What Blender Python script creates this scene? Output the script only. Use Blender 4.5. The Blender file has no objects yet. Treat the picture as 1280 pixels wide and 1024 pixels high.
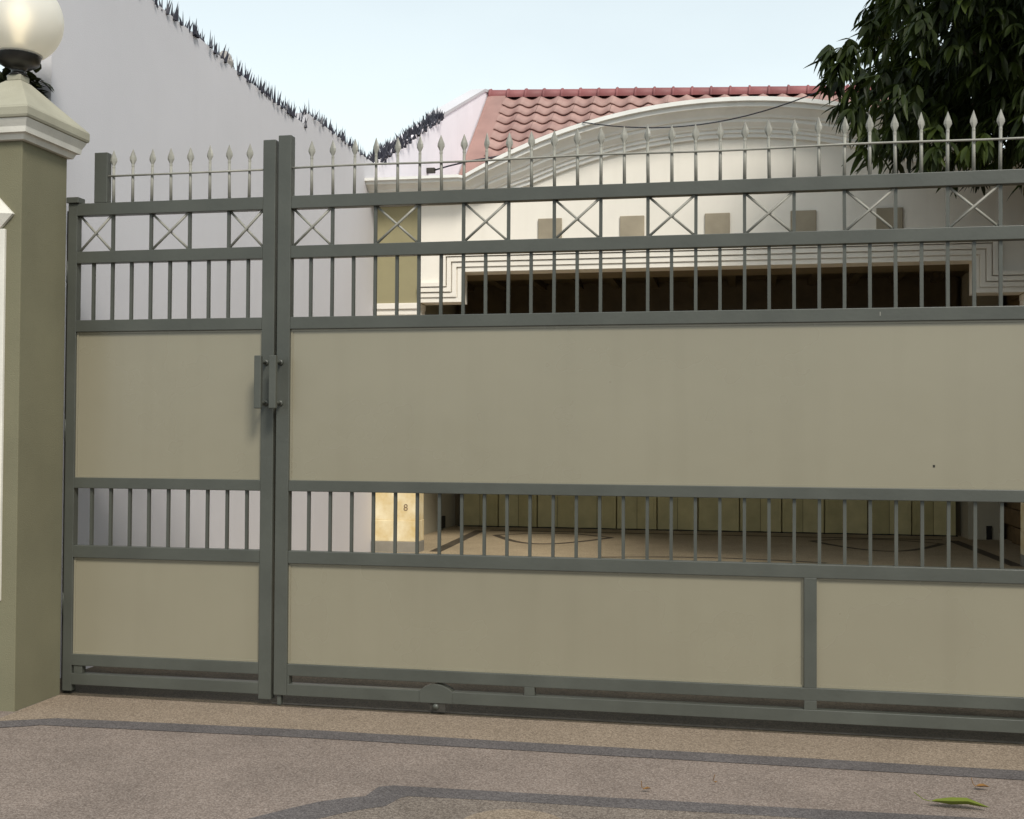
import bpy, bmesh, math, random
from mathutils import Vector, Matrix, noise
random.seed(7)
R = math.radians
S = bpy.context.scene
COL = S.collection

# ------------------------------------------------------------------ camera
cd = bpy.data.cameras.new('camera')
cam = bpy.data.objects.new('camera', cd)
COL.objects.link(cam)
cd.sensor_fit = 'HORIZONTAL'
cd.sensor_width = 36.0
cd.lens = 36.0 * 1452.9 / 1280.0
cd.clip_start = 0.05
cd.clip_end = 3000
_r = Vector((0.98094042, 0.19424191, 0.00509654))
_u = Vector((-0.00085229, -0.02192765, 0.9997592))
_f = Vector((-0.19430689, 0.98070855, 0.02134417))
M = Matrix.Identity(4)
for i in range(3):
    M[i][0], M[i][1], M[i][2] = _r[i], _u[i], -_f[i]
CAM = Vector((0, -5.6504, 1.4))
M.translation = CAM
cam.matrix_world = M
S.camera = cam

# ------------------------------------------------------------------ sky and sun
SUN_EL, SUN_AZ = R(46), R(147)        # azimuth from +Y, clockwise: the sun stands behind the camera
wd = bpy.data.worlds.new('World')
S.world = wd
wd.use_nodes = True
nt = wd.node_tree
nt.nodes.clear()
out = nt.nodes.new('ShaderNodeOutputWorld')
bg = nt.nodes.new('ShaderNodeBackground')
bg.inputs['Strength'].default_value = 0.1
sky = nt.nodes.new('ShaderNodeTexSky')
sky.sky_type = 'NISHITA'
sky.sun_disc = False
sky.sun_elevation = SUN_EL
sky.sun_rotation = SUN_AZ
sky.dust_density = 2.5
sky.air_density = 1.0
tc = nt.nodes.new('ShaderNodeTexCoord')
mp = nt.nodes.new('ShaderNodeMapping')
mp.inputs['Scale'].default_value = (1.0, 1.0, 2.2)
mp.inputs['Location'].default_value = (0.35, 0.1, 0.2)
nz = nt.nodes.new('ShaderNodeTexNoise')
nz.inputs['Scale'].default_value = 1.6
nz.inputs['Detail'].default_value = 6
nz.inputs['Roughness'].default_value = 0.5
rp = nt.nodes.new('ShaderNodeValToRGB')
rp.color_ramp.elements[0].position = 0.30
rp.color_ramp.elements[0].color = (0.82, 0.82, 0.82, 1)
rp.color_ramp.elements[1].position = 0.55
rp.color_ramp.elements[1].color = (0.97, 0.97, 0.97, 1)
mx = nt.nodes.new('ShaderNodeMix')
mx.data_type = 'RGBA'
mx.inputs['B'].default_value = (8.5, 9.5, 9.6, 1)
nt.links.new(tc.outputs['Generated'], mp.inputs['Vector'])
nt.links.new(mp.outputs['Vector'], nz.inputs['Vector'])
nt.links.new(nz.outputs['Fac'], rp.inputs['Fac'])
sx = nt.nodes.new('ShaderNodeSeparateXYZ')          # the veil of cloud thins out with height
nt.links.new(tc.outputs['Generated'], sx.inputs['Vector'])
hr = nt.nodes.new('ShaderNodeMapRange')
hr.inputs['From Min'].default_value = 0.20
hr.inputs['From Max'].default_value = 0.42
hr.inputs['To Min'].default_value = 1.0
hr.inputs['To Max'].default_value = 0.66
nt.links.new(sx.outputs['Z'], hr.inputs['Value'])
fm_ = nt.nodes.new('ShaderNodeMath')
fm_.operation = 'MULTIPLY'
nt.links.new(rp.outputs['Color'], fm_.inputs[0])
nt.links.new(hr.outputs['Result'], fm_.inputs[1])
nt.links.new(fm_.outputs['Value'], mx.inputs['Factor'])
nt.links.new(sky.outputs['Color'], mx.inputs['A'])
nt.links.new(mx.outputs['Result'], bg.inputs['Color'])
nt.links.new(bg.outputs['Background'], out.inputs['Surface'])

sl = bpy.data.lights.new('sun', 'SUN')
sl.energy = 2.6
sl.angle = R(14)
sl.color = (1.0, 0.96, 0.88)
so = bpy.data.objects.new('sun', sl)
COL.objects.link(so)
sd = Vector((math.sin(SUN_AZ) * math.cos(SUN_EL), math.cos(SUN_AZ) * math.cos(SUN_EL), math.sin(SUN_EL)))
so.rotation_euler = sd.to_track_quat('Z', 'Y').to_euler()
so.location = sd * 30

S.view_settings.view_transform = 'Standard'
S.view_settings.look = 'None'
S.view_settings.exposure = 0.25
S.view_settings.gamma = 1.0
S.view_settings.use_curve_mapping = False
S.cycles.use_denoising = True
S.cycles.max_bounces = 8

# ------------------------------------------------------------------ materials
MAT = {}
def mat(name, col, rough=0.6, var=0.12, scale=6.0, bump=0.0, bscale=80.0, metallic=0.0, col2=None,
        streak=0.0, spec=0.4, detail=5.0, bdist=0.004, wear=None):
    m = bpy.data.materials.new(name)
    m.use_nodes = True
    t = m.node_tree
    b = t.nodes['Principled BSDF']
    b.inputs['Roughness'].default_value = rough
    b.inputs['Metallic'].default_value = metallic
    b.inputs['Specular IOR Level'].default_value = spec
    geo = t.nodes.new('ShaderNodeNewGeometry')
    n = t.nodes.new('ShaderNodeTexNoise')
    n.inputs['Scale'].default_value = scale
    n.inputs['Detail'].default_value = detail
    n.inputs['Roughness'].default_value = 0.6
    t.links.new(geo.outputs['Position'], n.inputs['Vector'])
    r = t.nodes.new('ShaderNodeValToRGB')
    r.color_ramp.elements[0].position = 0.3
    r.color_ramp.elements[1].position = 0.7
    c2 = col2 if col2 else tuple(c * (1 - var) for c in col)
    r.color_ramp.elements[0].color = (*c2, 1)
    r.color_ramp.elements[1].color = (*[min(1, c * (1 + var * 0.35)) for c in col], 1)
    t.links.new(n.outputs['Fac'], r.inputs['Fac'])
    src = r.outputs['Color']
    if streak > 0:
        mpp = t.nodes.new('ShaderNodeMapping')
        mpp.inputs['Scale'].default_value = (9, 9, 0.55)
        t.links.new(geo.outputs['Position'], mpp.inputs['Vector'])
        n3 = t.nodes.new('ShaderNodeTexNoise')
        n3.inputs['Scale'].default_value = 1.0
        n3.inputs['Detail'].default_value = 6
        t.links.new(mpp.outputs['Vector'], n3.inputs['Vector'])
        mr = t.nodes.new('ShaderNodeMapRange')
        mr.inputs['From Min'].default_value = 0.5
        mr.inputs['From Max'].default_value = 0.78
        mr.inputs['To Max'].default_value = streak
        t.links.new(n3.outputs['Fac'], mr.inputs['Value'])
        mm = t.nodes.new('ShaderNodeMix')
        mm.data_type = 'RGBA'
        mm.inputs['B'].default_value = (col[0] * 0.45, col[1] * 0.42, col[2] * 0.35, 1)
        t.links.new(mr.outputs['Result'], mm.inputs['Factor'])
        t.links.new(src, mm.inputs['A'])
        src = mm.outputs['Result']
    if wear:
        n4 = t.nodes.new('ShaderNodeTexNoise')
        n4.inputs['Scale'].default_value = 17.0
        n4.inputs['Detail'].default_value = 8
        n4.inputs['Roughness'].default_value = 0.7
        t.links.new(geo.outputs['Position'], n4.inputs['Vector'])
        mr4 = t.nodes.new('ShaderNodeMapRange')
        mr4.inputs['From Min'].default_value = 0.66
        mr4.inputs['From Max'].default_value = 0.76
        mr4.inputs['To Max'].default_value = 0.6
        t.links.new(n4.outputs['Fac'], mr4.inputs['Value'])
        m4 = t.nodes.new('ShaderNodeMix')
        m4.data_type = 'RGBA'
        m4.inputs['B'].default_value = (*wear, 1)
        t.links.new(mr4.outputs['Result'], m4.inputs['Factor'])
        t.links.new(src, m4.inputs['A'])
        src = m4.outputs['Result']
    t.links.new(src, b.inputs['Base Color'])
    # roughness wobble
    mr2 = t.nodes.new('ShaderNodeMapRange')
    mr2.inputs['To Min'].default_value = max(0.05, rough - 0.08)
    mr2.inputs['To Max'].default_value = min(1.0, rough + 0.08)
    t.links.new(n.outputs['Fac'], mr2.inputs['Value'])
    t.links.new(mr2.outputs['Result'], b.inputs['Roughness'])
    if bump > 0:
        n2 = t.nodes.new('ShaderNodeTexNoise')
        n2.inputs['Scale'].default_value = bscale
        n2.inputs['Detail'].default_value = 3
        t.links.new(geo.outputs['Position'], n2.inputs['Vector'])
        bp = t.nodes.new('ShaderNodeBump')
        bp.inputs['Strength'].default_value = bump
        bp.inputs['Distance'].default_value = bdist
        t.links.new(n2.outputs['Fac'], bp.inputs['Height'])
        t.links.new(bp.outputs['Normal'], b.inputs['Normal'])
    MAT[name] = m
    return m

def pebble(name, c1, c2, c3, scale=95.0, bump=0.6, blot=0.25):
    """washed pebble paving: voronoi stones in three tones with recessed cement between"""
    m = bpy.data.materials.new(name)
    m.use_nodes = True
    t = m.node_tree
    b = t.nodes['Principled BSDF']
    b.inputs['Roughness'].default_value = 0.75
    b.inputs['Specular IOR Level'].default_value = 0.3
    geo = t.nodes.new('ShaderNodeNewGeometry')
    v = t.nodes.new('ShaderNodeTexVoronoi')
    v.inputs['Scale'].default_value = scale
    t.links.new(geo.outputs['Position'], v.inputs['Vector'])
    sep = t.nodes.new('ShaderNodeSeparateColor')
    t.links.new(v.outputs['Color'], sep.inputs['Color'])
    r = t.nodes.new('ShaderNodeValToRGB')
    e = r.color_ramp.elements
    e[0].position, e[0].color = 0.0, (*c2, 1)
    e[1].position, e[1].color = 1.0, (*c3, 1)
    k = r.color_ramp.elements.new(0.5)
    k.color = (*c1, 1)
    t.links.new(sep.outputs['Red'], r.inputs['Fac'])
    n = t.nodes.new('ShaderNodeTexNoise')
    n.inputs['Scale'].default_value = 2.2
    n.inputs['Detail'].default_value = 7
    n.inputs['Roughness'].default_value = 0.62
    t.links.new(geo.outputs['Position'], n.inputs['Vector'])
    mr = t.nodes.new('ShaderNodeMapRange')
    mr.inputs['From Min'].default_value = 0.35
    mr.inputs['From Max'].default_value = 0.7
    mr.inputs['To Min'].default_value = 1.0
    mr.inputs['To Max'].default_value = 1.0 - blot
    t.links.new(n.outputs['Fac'], mr.inputs['Value'])
    mul = t.nodes.new('ShaderNodeMix')
    mul.data_type = 'RGBA'
    mul.blend_type = 'MULTIPLY'
    mul.inputs['Factor'].default_value = 1.0
    t.links.new(r.outputs['Color'], mul.inputs['A'])
    t.links.new(mr.outputs['Result'], mul.inputs['B'])
    # cement joints between the stones
    mj = t.nodes.new('ShaderNodeMapRange')
    mj.inputs['From Min'].default_value = 0.35
    mj.inputs['From Max'].default_value = 0.75
    mj.inputs['To Min'].default_value = 1.0
    mj.inputs['To Max'].default_value = 0.72
    t.links.new(v.outputs['Distance'], mj.inputs['Value'])
    mul2 = t.nodes.new('ShaderNodeMix')
    mul2.data_type = 'RGBA'
    mul2.blend_type = 'MULTIPLY'
    mul2.inputs['Factor'].default_value = 1.0
    t.links.new(mul.outputs['Result'], mul2.inputs['A'])
    t.links.new(mj.outputs['Result'], mul2.inputs['B'])
    t.links.new(mul2.outputs['Result'], b.inputs['Base Color'])
    bp = t.nodes.new('ShaderNodeBump')
    bp.invert = True
    bp.inputs['Strength'].default_value = bump
    bp.inputs['Distance'].default_value = 0.004
    t.links.new(v.outputs['Distance'], bp.inputs['Height'])
    t.links.new(bp.outputs['Normal'], b.inputs['Normal'])
    MAT[name] = m
    return m

mat('gate_grey', (0.068, 0.071, 0.059), 0.42, 0.2, 3.0, 0.18, 45, spec=0.45, wear=(0.11, 0.075, 0.045))
mat('panel_cream', (0.236, 0.212, 0.150), 0.28, 0.08, 0.7, 0.30, 1.6, spec=0.66, streak=0.08, bdist=0.014)
mat('picket_grey', (0.27, 0.26, 0.222), 0.45, 0.2, 20, 0.1, 90)
mat('pillar_olive', (0.170, 0.158, 0.098), 0.85, 0.12, 2.2, 0.5, 170, streak=0.06)
mat('cap_beige', (0.34, 0.32, 0.245), 0.75, 0.14, 5.0, 0.3, 120, streak=0.15)
mat('trim_white', (0.66, 0.63, 0.56), 0.7, 0.12, 4.0, 0.25, 120, streak=0.18)
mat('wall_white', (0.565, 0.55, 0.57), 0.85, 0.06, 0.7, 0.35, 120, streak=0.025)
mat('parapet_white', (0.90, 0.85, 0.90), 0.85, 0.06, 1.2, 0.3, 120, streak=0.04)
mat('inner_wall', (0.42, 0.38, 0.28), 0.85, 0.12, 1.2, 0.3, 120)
mat('cornice_white', (0.80, 0.785, 0.74), 0.7, 0.08, 4.0, 0.25, 120, streak=0.10)
mat('facade_cream', (0.80, 0.75, 0.665), 0.8, 0.06, 1.4, 0.3, 120, streak=0.08)
mat('facade_olive', (0.30, 0.265, 0.15), 0.85, 0.10, 2.0, 0.3, 120, streak=0.1)
mat('ornament_tan', (0.33, 0.28, 0.20), 0.6, 0.25, 3.0, 0.15, 60)
mat('column_stained', (0.78, 0.70, 0.50), 0.8, 0.2, 5.0, 0.3, 90, col2=(0.62, 0.46, 0.20))
mat('plinth_grey', (0.26, 0.24, 0.20), 0.85, 0.2, 5.0, 0.4, 90)
mat('door_olive', (0.50, 0.43, 0.21), 0.6, 0.2, 4.0, 0.2, 60)
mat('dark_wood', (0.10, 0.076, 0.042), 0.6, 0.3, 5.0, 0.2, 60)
mat('soffit_shade_brown', (0.17, 0.13, 0.075), 0.8, 0.2, 4.0)  # cream soffit browned: the shade under the beam is in the colour
mat('dark_recess', (0.02, 0.018, 0.014), 0.9, 0.2, 5.0)
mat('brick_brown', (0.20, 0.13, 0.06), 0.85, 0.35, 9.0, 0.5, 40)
mat('roof_tile', (0.37, 0.235, 0.205), 0.65, 0.2, 3.0, 0.3, 70, col2=(0.27, 0.155, 0.137))
mat('roof_ridge', (0.25, 0.085, 0.085), 0.6, 0.3, 3.0, 0.3, 70)
mat('roof_verge', (0.32, 0.19, 0.165), 0.7, 0.2, 3.0, 0.3, 70)
mat('concrete', (0.34, 0.32, 0.30), 0.9, 0.25, 3.0, 0.4, 60)
mat('spike_metal', (0.035, 0.035, 0.05), 0.5, 0.4, 30)
mat('lamp_black', (0.018, 0.016, 0.013), 0.35, 0.3, 20, spec=0.6)
mat('steel_dark', (0.055, 0.05, 0.042), 0.55, 0.4, 18, 0.3, 60, metallic=0.4)
mat('cable_black', (0.02, 0.02, 0.03), 0.5, 0.2, 20)
mat('bark', (0.10, 0.075, 0.05), 0.9, 0.4, 9.0, 0.8, 30, bdist=0.02)
mat('asphalt', (0.055, 0.055, 0.055), 0.9, 0.3, 2.0, 0.6, 120)
mat('leaf_brown', (0.20, 0.095, 0.02), 0.6, 0.4, 60)
mat('ink', (0.20, 0.13, 0.08), 0.8, 0.2, 30)
pebble('pebble_beige', (0.248, 0.196, 0.166), (0.175, 0.135, 0.113), (0.32, 0.262, 0.226), 155, 0.45, 0.24)
pebble('pebble_grey', (0.21, 0.170, 0.14), (0.135, 0.107, 0.09), (0.285, 0.238, 0.20), 150, 0.5, 0.22)
pebble('pebble_orange', (0.272, 0.210, 0.155), (0.185, 0.140, 0.102), (0.35, 0.278, 0.21), 150, 0.4, 0.15)
pebble('band_dark', (0.125, 0.110, 0.108), (0.088, 0.077, 0.077), (0.17, 0.152, 0.147), 150, 0.4, 0.3)
pebble('shade_and_band_dark', (0.10, 0.078, 0.052), (0.068, 0.052, 0.035), (0.14, 0.11, 0.075), 130, 0.4, 0.35)  # gate shade held in a dark paving colour; also the carport floor bands
pebble('yard_brown', (0.44, 0.345, 0.22), (0.35, 0.27, 0.17), (0.53, 0.42, 0.275), 130, 0.4, 0.2)

def leaf_mat(name, cols, trans=0.25):
    m = bpy.data.materials.new(name)
    m.use_nodes = True
    t = m.node_tree
    b = t.nodes['Principled BSDF']
    b.inputs['Roughness'].default_value = 0.5
    b.inputs['Specular IOR Level'].default_value = 0.22
    geo = t.nodes.new('ShaderNodeNewGeometry')
    n = t.nodes.new('ShaderNodeTexNoise')
    n.inputs['Scale'].default_value = 3.1
    n.inputs['Detail'].default_value = 3
    t.links.new(geo.outputs['Position'], n.inputs['Vector'])
    r = t.nodes.new('ShaderNodeValToRGB')
    e = r.color_ramp.elements
    e[0].position, e[0].color = 0.34, (*cols[0], 1)
    e[1].position, e[1].color = 0.72, (*cols[2], 1)
    k = e.new(0.55)
    k.color = (*cols[1], 1)
    t.links.new(n.outputs['Fac'], r.inputs['Fac'])
    t.links.new(r.outputs['Color'], b.inputs['Base Color'])
    tr = t.nodes.new('ShaderNodeBsdfTranslucent')
    t.links.new(r.outputs['Color'], tr.inputs['Color'])
    ms = t.nodes.new('ShaderNodeMixShader')
    ms.inputs['Fac'].default_value = trans
    o = t.nodes['Material Output']
    t.links.new(b.outputs['BSDF'], ms.inputs[1])
    t.links.new(tr.outputs['BSDF'], ms.inputs[2])
    t.links.new(ms.outputs['Shader'], o.inputs['Surface'])
    MAT[name] = m
leaf_mat('mango_leaf', [(0.012, 0.018, 0.004), (0.027, 0.040, 0.007), (0.060, 0.082, 0.013)], 0.35)
leaf_mat('palm_leaf', [(0.022, 0.028, 0.010), (0.03, 0.035, 0.012), (0.045, 0.05, 0.018)], 0.1)
leaf_mat('fresh_leaf', [(0.11, 0.14, 0.018), (0.14, 0.165, 0.02), (0.18, 0.185, 0.03)], 0.15)

# frosted lamp globe and its lit bulb
m = bpy.data.materials.new('frosted_globe')
m.use_nodes = True
t = m.node_tree
b = t.nodes['Principled BSDF']
b.inputs['Base Color'].default_value = (0.80, 0.78, 0.73, 1)
b.inputs['Roughness'].default_value = 0.3
b.inputs['Transmission Weight'].default_value = 0.0
tr = t.nodes.new('ShaderNodeBsdfTranslucent')
tr.inputs['Color'].default_value = (0.9, 0.88, 0.81, 1)
gl = t.nodes.new('ShaderNodeBsdfRefraction')
gl.inputs['Roughness'].default_value = 0.75
gl.inputs['IOR'].default_value = 1.25
gl.inputs['Color'].default_value = (0.95, 0.92, 0.85, 1)
m1 = t.nodes.new('ShaderNodeMixShader')
m1.inputs['Fac'].default_value = 0.45
m2 = t.nodes.new('ShaderNodeMixShader')
m2.inputs['Fac'].default_value = 0.45
o = t.nodes['Material Output']
t.links.new(tr.outputs['BSDF'], m1.inputs[1])
t.links.new(gl.outputs['BSDF'], m1.inputs[2])
t.links.new(b.outputs['BSDF'], m2.inputs[1])
t.links.new(m1.outputs['Shader'], m2.inputs[2])
t.links.new(m2.outputs['Shader'], o.inputs['Surface'])
MAT['frosted_globe'] = m
m = bpy.data.materials.new('lit_bulb')
m.use_nodes = True
t = m.node_tree
b = t.nodes['Principled BSDF']
b.inputs['Base Color'].default_value = (0.9, 0.85, 0.7, 1)
b.inputs['Emission Color'].default_value = (1.0, 0.85, 0.58, 1)
b.inputs['Emission Strength'].default_value = 2.2
MAT['lit_bulb'] = m

# ------------------------------------------------------------------ mesh helpers
class MB:
    def __init__(s):
        s.v, s.f, s.sm = [], [], []
    def box(s, x0, x1, y0, y1, z0, z1):
        i = len(s.v)
        s.v += [(x0, y0, z0), (x1, y0, z0), (x1, y1, z0), (x0, y1, z0), (x0, y0, z1), (x1, y0, z1), (x1, y1, z1), (x0, y1, z1)]
        s.f += [tuple(i + k for k in q) for q in ((0, 3, 2, 1), (4, 5, 6, 7), (0, 1, 5, 4), (1, 2, 6, 5), (2, 3, 7, 6), (3, 0, 4, 7))]
        return s
    def poly(s, pts, y0, y1):
        """x-z outline (counter-clockwise seen from -y) extruded in y"""
        i = len(s.v); n = len(pts)
        s.v += [(p[0], y0, p[1]) for p in pts] + [(p[0], y1, p[1]) for p in pts]
        s.f.append(tuple(range(i, i + n)))
        s.f.append(tuple(range(i + 2 * n - 1, i + n - 1, -1)))
        for k in range(n):
            j = (k + 1) % n
            s.f.append((i + k, i + n + k, i + n + j, i + j))
        return s
    def tube(s, pts, rads, n=8, cap=True):
        pts = [Vector(p) for p in pts]
        if not isinstance(rads, (list, tuple)):
            rads = [rads] * len(pts)
        i0 = len(s.v)
        for k, p in enumerate(pts):
            d = (pts[min(k + 1, len(pts) - 1)] - pts[max(k - 1, 0)]).normalized()
            a = d.cross(Vector((0, 0, 1)))
            if a.length < 1e-3:
                a = d.cross(Vector((0, 1, 0)))
            a.normalize()
            c = d.cross(a).normalized()
            for q in range(n):
                w = 2 * math.pi * q / n
                s.v.append(tuple(p + (a * math.cos(w) + c * math.sin(w)) * rads[k]))
        for k in range(len(pts) - 1):
            for q in range(n):
                q2 = (q + 1) % n
                s.f.append((i0 + k * n + q, i0 + (k + 1) * n + q, i0 + (k + 1) * n + q2, i0 + k * n + q2))
        if cap:
            s.f.append(tuple(i0 + q for q in range(n)))
            s.f.append(tuple(i0 + (len(pts) - 1) * n + q for q in reversed(range(n))))
        return s
    def lathe(s, prof, c, n=32):
        i0 = len(s.v)
        for r_, z in prof:
            for q in range(n):
                w = 2 * math.pi * q / n
                s.v.append((c[0] + r_ * math.cos(w), c[1] + r_ * math.sin(w), c[2] + z))
        for k in range(len(prof) - 1):
            for q in range(n):
                q2 = (q + 1) % n
                s.f.append((i0 + k * n + q, i0 + k * n + q2, i0 + (k + 1) * n + q2, i0 + (k + 1) * n + q))
        return s
    def mesh(s, name, smooth=False):
        me = bpy.data.meshes.new(name)
        me.from_pydata([tuple(v) for v in s.v], [], s.f)
        bm = bmesh.new(); bm.from_mesh(me)
        bmesh.ops.recalc_face_normals(bm, faces=bm.faces)
        bm.to_mesh(me); bm.free()
        if smooth:
            for p in me.polygons:
                p.use_smooth = True
        return me
    def build(s, name, m, parent=None, smooth=False, bevel=0.0, auto=False):
        me = s.mesh(name, smooth)
        return put(name, me, m, parent, bevel)

def put(name, me, m, parent=None, bevel=0.0, matrix=None):
    if m is not None and len(me.materials) == 0:
        me.materials.append(MAT[m])
    o = bpy.data.objects.new(name, me)
    COL.objects.link(o)
    if parent is not None:
        o.parent = parent
        inv = parent_inv(parent)
        o.matrix_parent_inverse = inv
    if matrix is not None:
        o.matrix_basis = matrix
    if bevel > 0:
        b = o.modifiers.new('bevel', 'BEVEL')
        b.width = bevel
        b.segments = 2
        b.limit_method = 'ANGLE'
        b.angle_limit = R(40)
    return o

_world = {}
def parent_inv(p):
    return _world.get(p.name, Matrix.Identity(4))

def thing(name, label, cat, loc=(0, 0, 0), group=None):
    o = bpy.data.objects.new(name, None)
    COL.objects.link(o)
    o.location = loc
    o.empty_display_size = 0.1
    _world[o.name] = Matrix.Translation(Vector(loc)).inverted()
    tag(o, label, cat, group)
    return o
def tag(o, label, cat, group=None):
    o['label'] = label
    o['category'] = cat
    if group:
        o['group'] = group
    return o
def struct(o):
    o['kind'] = 'structure'
    return o
# parts are built in world coordinates; a part of an Empty gets the Empty's inverse, a sub-part none (its parent has an identity basis)

# ------------------------------------------------------------------ ground and paving
def sheet(name, pts, z, m):
    me = bpy.data.meshes.new(name)
    me.from_pydata([(p[0], p[1], p[2] if len(p) > 2 else z) for p in pts], [], [tuple(range(len(pts)))])
    return struct(put(name, me, m))
def strip(name, top, bot, z, m):
    """a ribbon between two point lists of the same length"""
    zf = z if callable(z) else (lambda x, y: z)
    n = len(top)
    v = [(x, y, zf(x, y)) for x, y in top] + [(x, y, zf(x, y)) for x, y in bot]
    f = [(n + k, n + k + 1, k + 1, k) for k in range(n - 1)]
    me = bpy.data.meshes.new(name)
    me.from_pydata(v, [], f)
    return struct(put(name, me, m))

sheet('ground', [(-400, -400), (400, -400), (400, 400), (-400, 400)], -0.03, 'asphalt')
sheet('driveway', [(-9, -4.4), (9, -4.4), (9, 0.0), (-9, 0.0)], 0.0, 'pebble_beige')
sheet('gate_shade_strip', [(-3.8, -0.012), (3.1, -0.012), (3.1, 0.80), (-3.8, 0.80)], 0.0015, 'shade_and_band_dark')  # dark sheet: shade under and behind the gate, painted on the ground
FL = 0.17
def yard_z(x, y):
    return 0.0 if y < 0.80 else (FL * (y - 0.80) / 5.0 if y < 5.8 else FL)
v, f = [], []
ys = [0.80, 2, 4, 5.8, 9.8]
for y in ys:
    v += [(-3.8, y, yard_z(0, y)), (3.12, y, yard_z(0, y))]
for k in range(len(ys) - 1):
    f.append((2 * k, 2 * k + 1, 2 * k + 3, 2 * k + 2))
me = bpy.data.meshes.new('yard_paving'); me.from_pydata(v, [], f)
struct(put('yard_paving', me, 'yard_brown'))

def wob(x, a=0.006):
    return a * noise.noise(Vector((x * 3.1, 0.3, 1.7)))
# tan border strip between the gate and the first dark band, with its corner round the pillar
N = 40
xs = [-3.28 + (4.6 + 3.28) * k / N for k in range(N + 1)]
def b1(x):
    return -0.545 + 0.05 * max(0.0, min(1.0, (x + 3.3) / 1.3))
def b1t(x):
    return b1(x) + 0.068 + wob(x)
def b1b(x):
    return b1(x) - 0.070 + wob(x + 7)
strip('paving_border', [(-3.566, -0.012), (-3.42, -0.012)] + [(x, -0.012) for x in xs], [(-3.555, -0.60), (-3.42, -0.545)] + [(x, b1t(x)) for x in xs], 0.0012, 'pebble_orange')
left_t = [(-4.9, -1.36), (-4.2, -0.97), (-3.72, -0.695), (-3.55, -0.60), (-3.42, -0.545)]
left_b = [(-4.9, -1.50), (-4.2, -1.11), (-3.70, -0.835), (-3.50, -0.73), (-3.34, -0.652)]
strip('paving_band', left_t + [(x, b1t(x)) for x in xs], left_b + [(x, b1b(x)) for x in xs], 0.0024, 'band_dark')
# second band: a curve, a step and a straight run
t2 = [(-2.55, -3.2), (-2.28, -2.55), (-2.02, -2.05), (-1.86, -1.80), (-1.757, -1.67), (-1.66, -1.535), (-1.574, -1.43), (-1.49, -1.365), (-1.425, -1.33), (-1.412, -1.205), (-1.36, -1.175)]
bt2 = [(-2.40, -3.26), (-2.13, -2.62), (-1.87, -2.13), (-1.70, -1.88), (-1.62, -1.755), (-1.52, -1.63), (-1.44, -1.535), (-1.37, -1.47), (-1.315, -1.43), (-1.285, -1.315), (-1.26, -1.295)]
for k in range(1, 31):
    x = -1.36 + 5.2 * k / 30
    t2.append((x, -1.178 + 0.034 * (x + 1.36) + wob(x + 3)))
    bt2.append((x + 0.1 * (1 - min(1, k / 4)), -1.292 + 0.034 * (x + 1.36) + wob(x + 11)))
strip('paving_band', t2, bt2, 0.0018, 'band_dark')
strip('paving_field', bt2, [(x, -3.6) for x, y in bt2], 0.0010, 'pebble_grey')
sheet('paving_disc', [(-0.80 + 0.20 * math.cos(a), -1.56 + 0.20 * math.sin(a)) for a in [2 * math.pi * k / 36 for k in range(36)]], 0.0022, 'pebble_orange')

# bands in the carport floor
fz = lambda x, y: yard_z(x, y) + 0.0015
def line_band(pts, w):
    tp, bt = [], []
    for k, p in enumerate(pts):
        a = Vector(pts[max(k - 1, 0)]); b_ = Vector(pts[min(k + 1, len(pts) - 1)])
        d = (b_ - a).normalized()
        nrm = Vector((-d.y, d.x)) * w / 2
        tp.append((p[0] + nrm.x, p[1] + nrm.y)); bt.append((p[0] - nrm.x, p[1] - nrm.y))
    strip('paving_band', tp, bt, fz, 'shade_and_band_dark')
line_band([(-3.12, 4.6), (-3.15, 6.2), (-3.28, 8.86)], 0.13)
line_band([(2.60, 4.6), (2.57, 6.2), (2.44, 8.86)], 0.13)
strip('paving_band', [(-3.16, 8.98), (2.34, 8.98)], [(-3.16, 8.88), (2.34, 8.88)], lambda x, y: FL + 0.002, 'shade_and_band_dark')
def lens(x0, x1, yc, h0, h1):
    up = [(x0 + (x1 - x0) * k / 16, yc + h0 * math.sin(math.pi * k / 16)) for k in range(17)]
    dn = [(x0 + (x1 - x0) * k / 16, yc - h1 * math.sin(math.pi * k / 16)) for k in range(17)]
    line_band(up, 0.07); line_band(dn, 0.09)
lens(-2.95, -1.53, 8.25, 0.42, 1.0)
lens(0.79, 2.25, 8.40, 0.42, 1.05)
line_band([(-1.4 + 2.2 * k / 12, 6.0 + 0.22 * math.sin(math.pi * k / 12)) for k in range(13)], 0.07)

# ------------------------------------------------------------------ boundary wall with spikes
bw = thing('boundary_wall', 'tall white rendered boundary wall topped with dark metal spikes, left of the gate', 'wall', (-3.9, 3, 0))
def side_wall(name, outline, x0, x1, m, parent):
    """y-z outline extruded in x"""
    mb = MB(); n = len(outline)
    mb.v = [(x0, y, z) for y, z in outline] + [(x1, y, z) for y, z in outline]
    mb.f = [tuple(range(n)), tuple(range(2 * n - 1, n - 1, -1))] + [(k, n + k, n + (k + 1) % n, (k + 1) % n) for k in range(n)]
    return mb.build(name, m, parent)
near_top = [(0.20, 4.25), (1.3, 4.237), (2.0, 4.215), (2.7, 4.165), (4.07, 4.13)]
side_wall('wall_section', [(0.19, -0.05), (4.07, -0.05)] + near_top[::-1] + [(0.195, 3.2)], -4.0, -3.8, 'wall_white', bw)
side_wall('wall_section', [(4.07, -0.05), (6.0, -0.05), (6.0, 4.24), (4.07, 4.25)], -4.0, -3.8, 'wall_white', bw)
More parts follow.
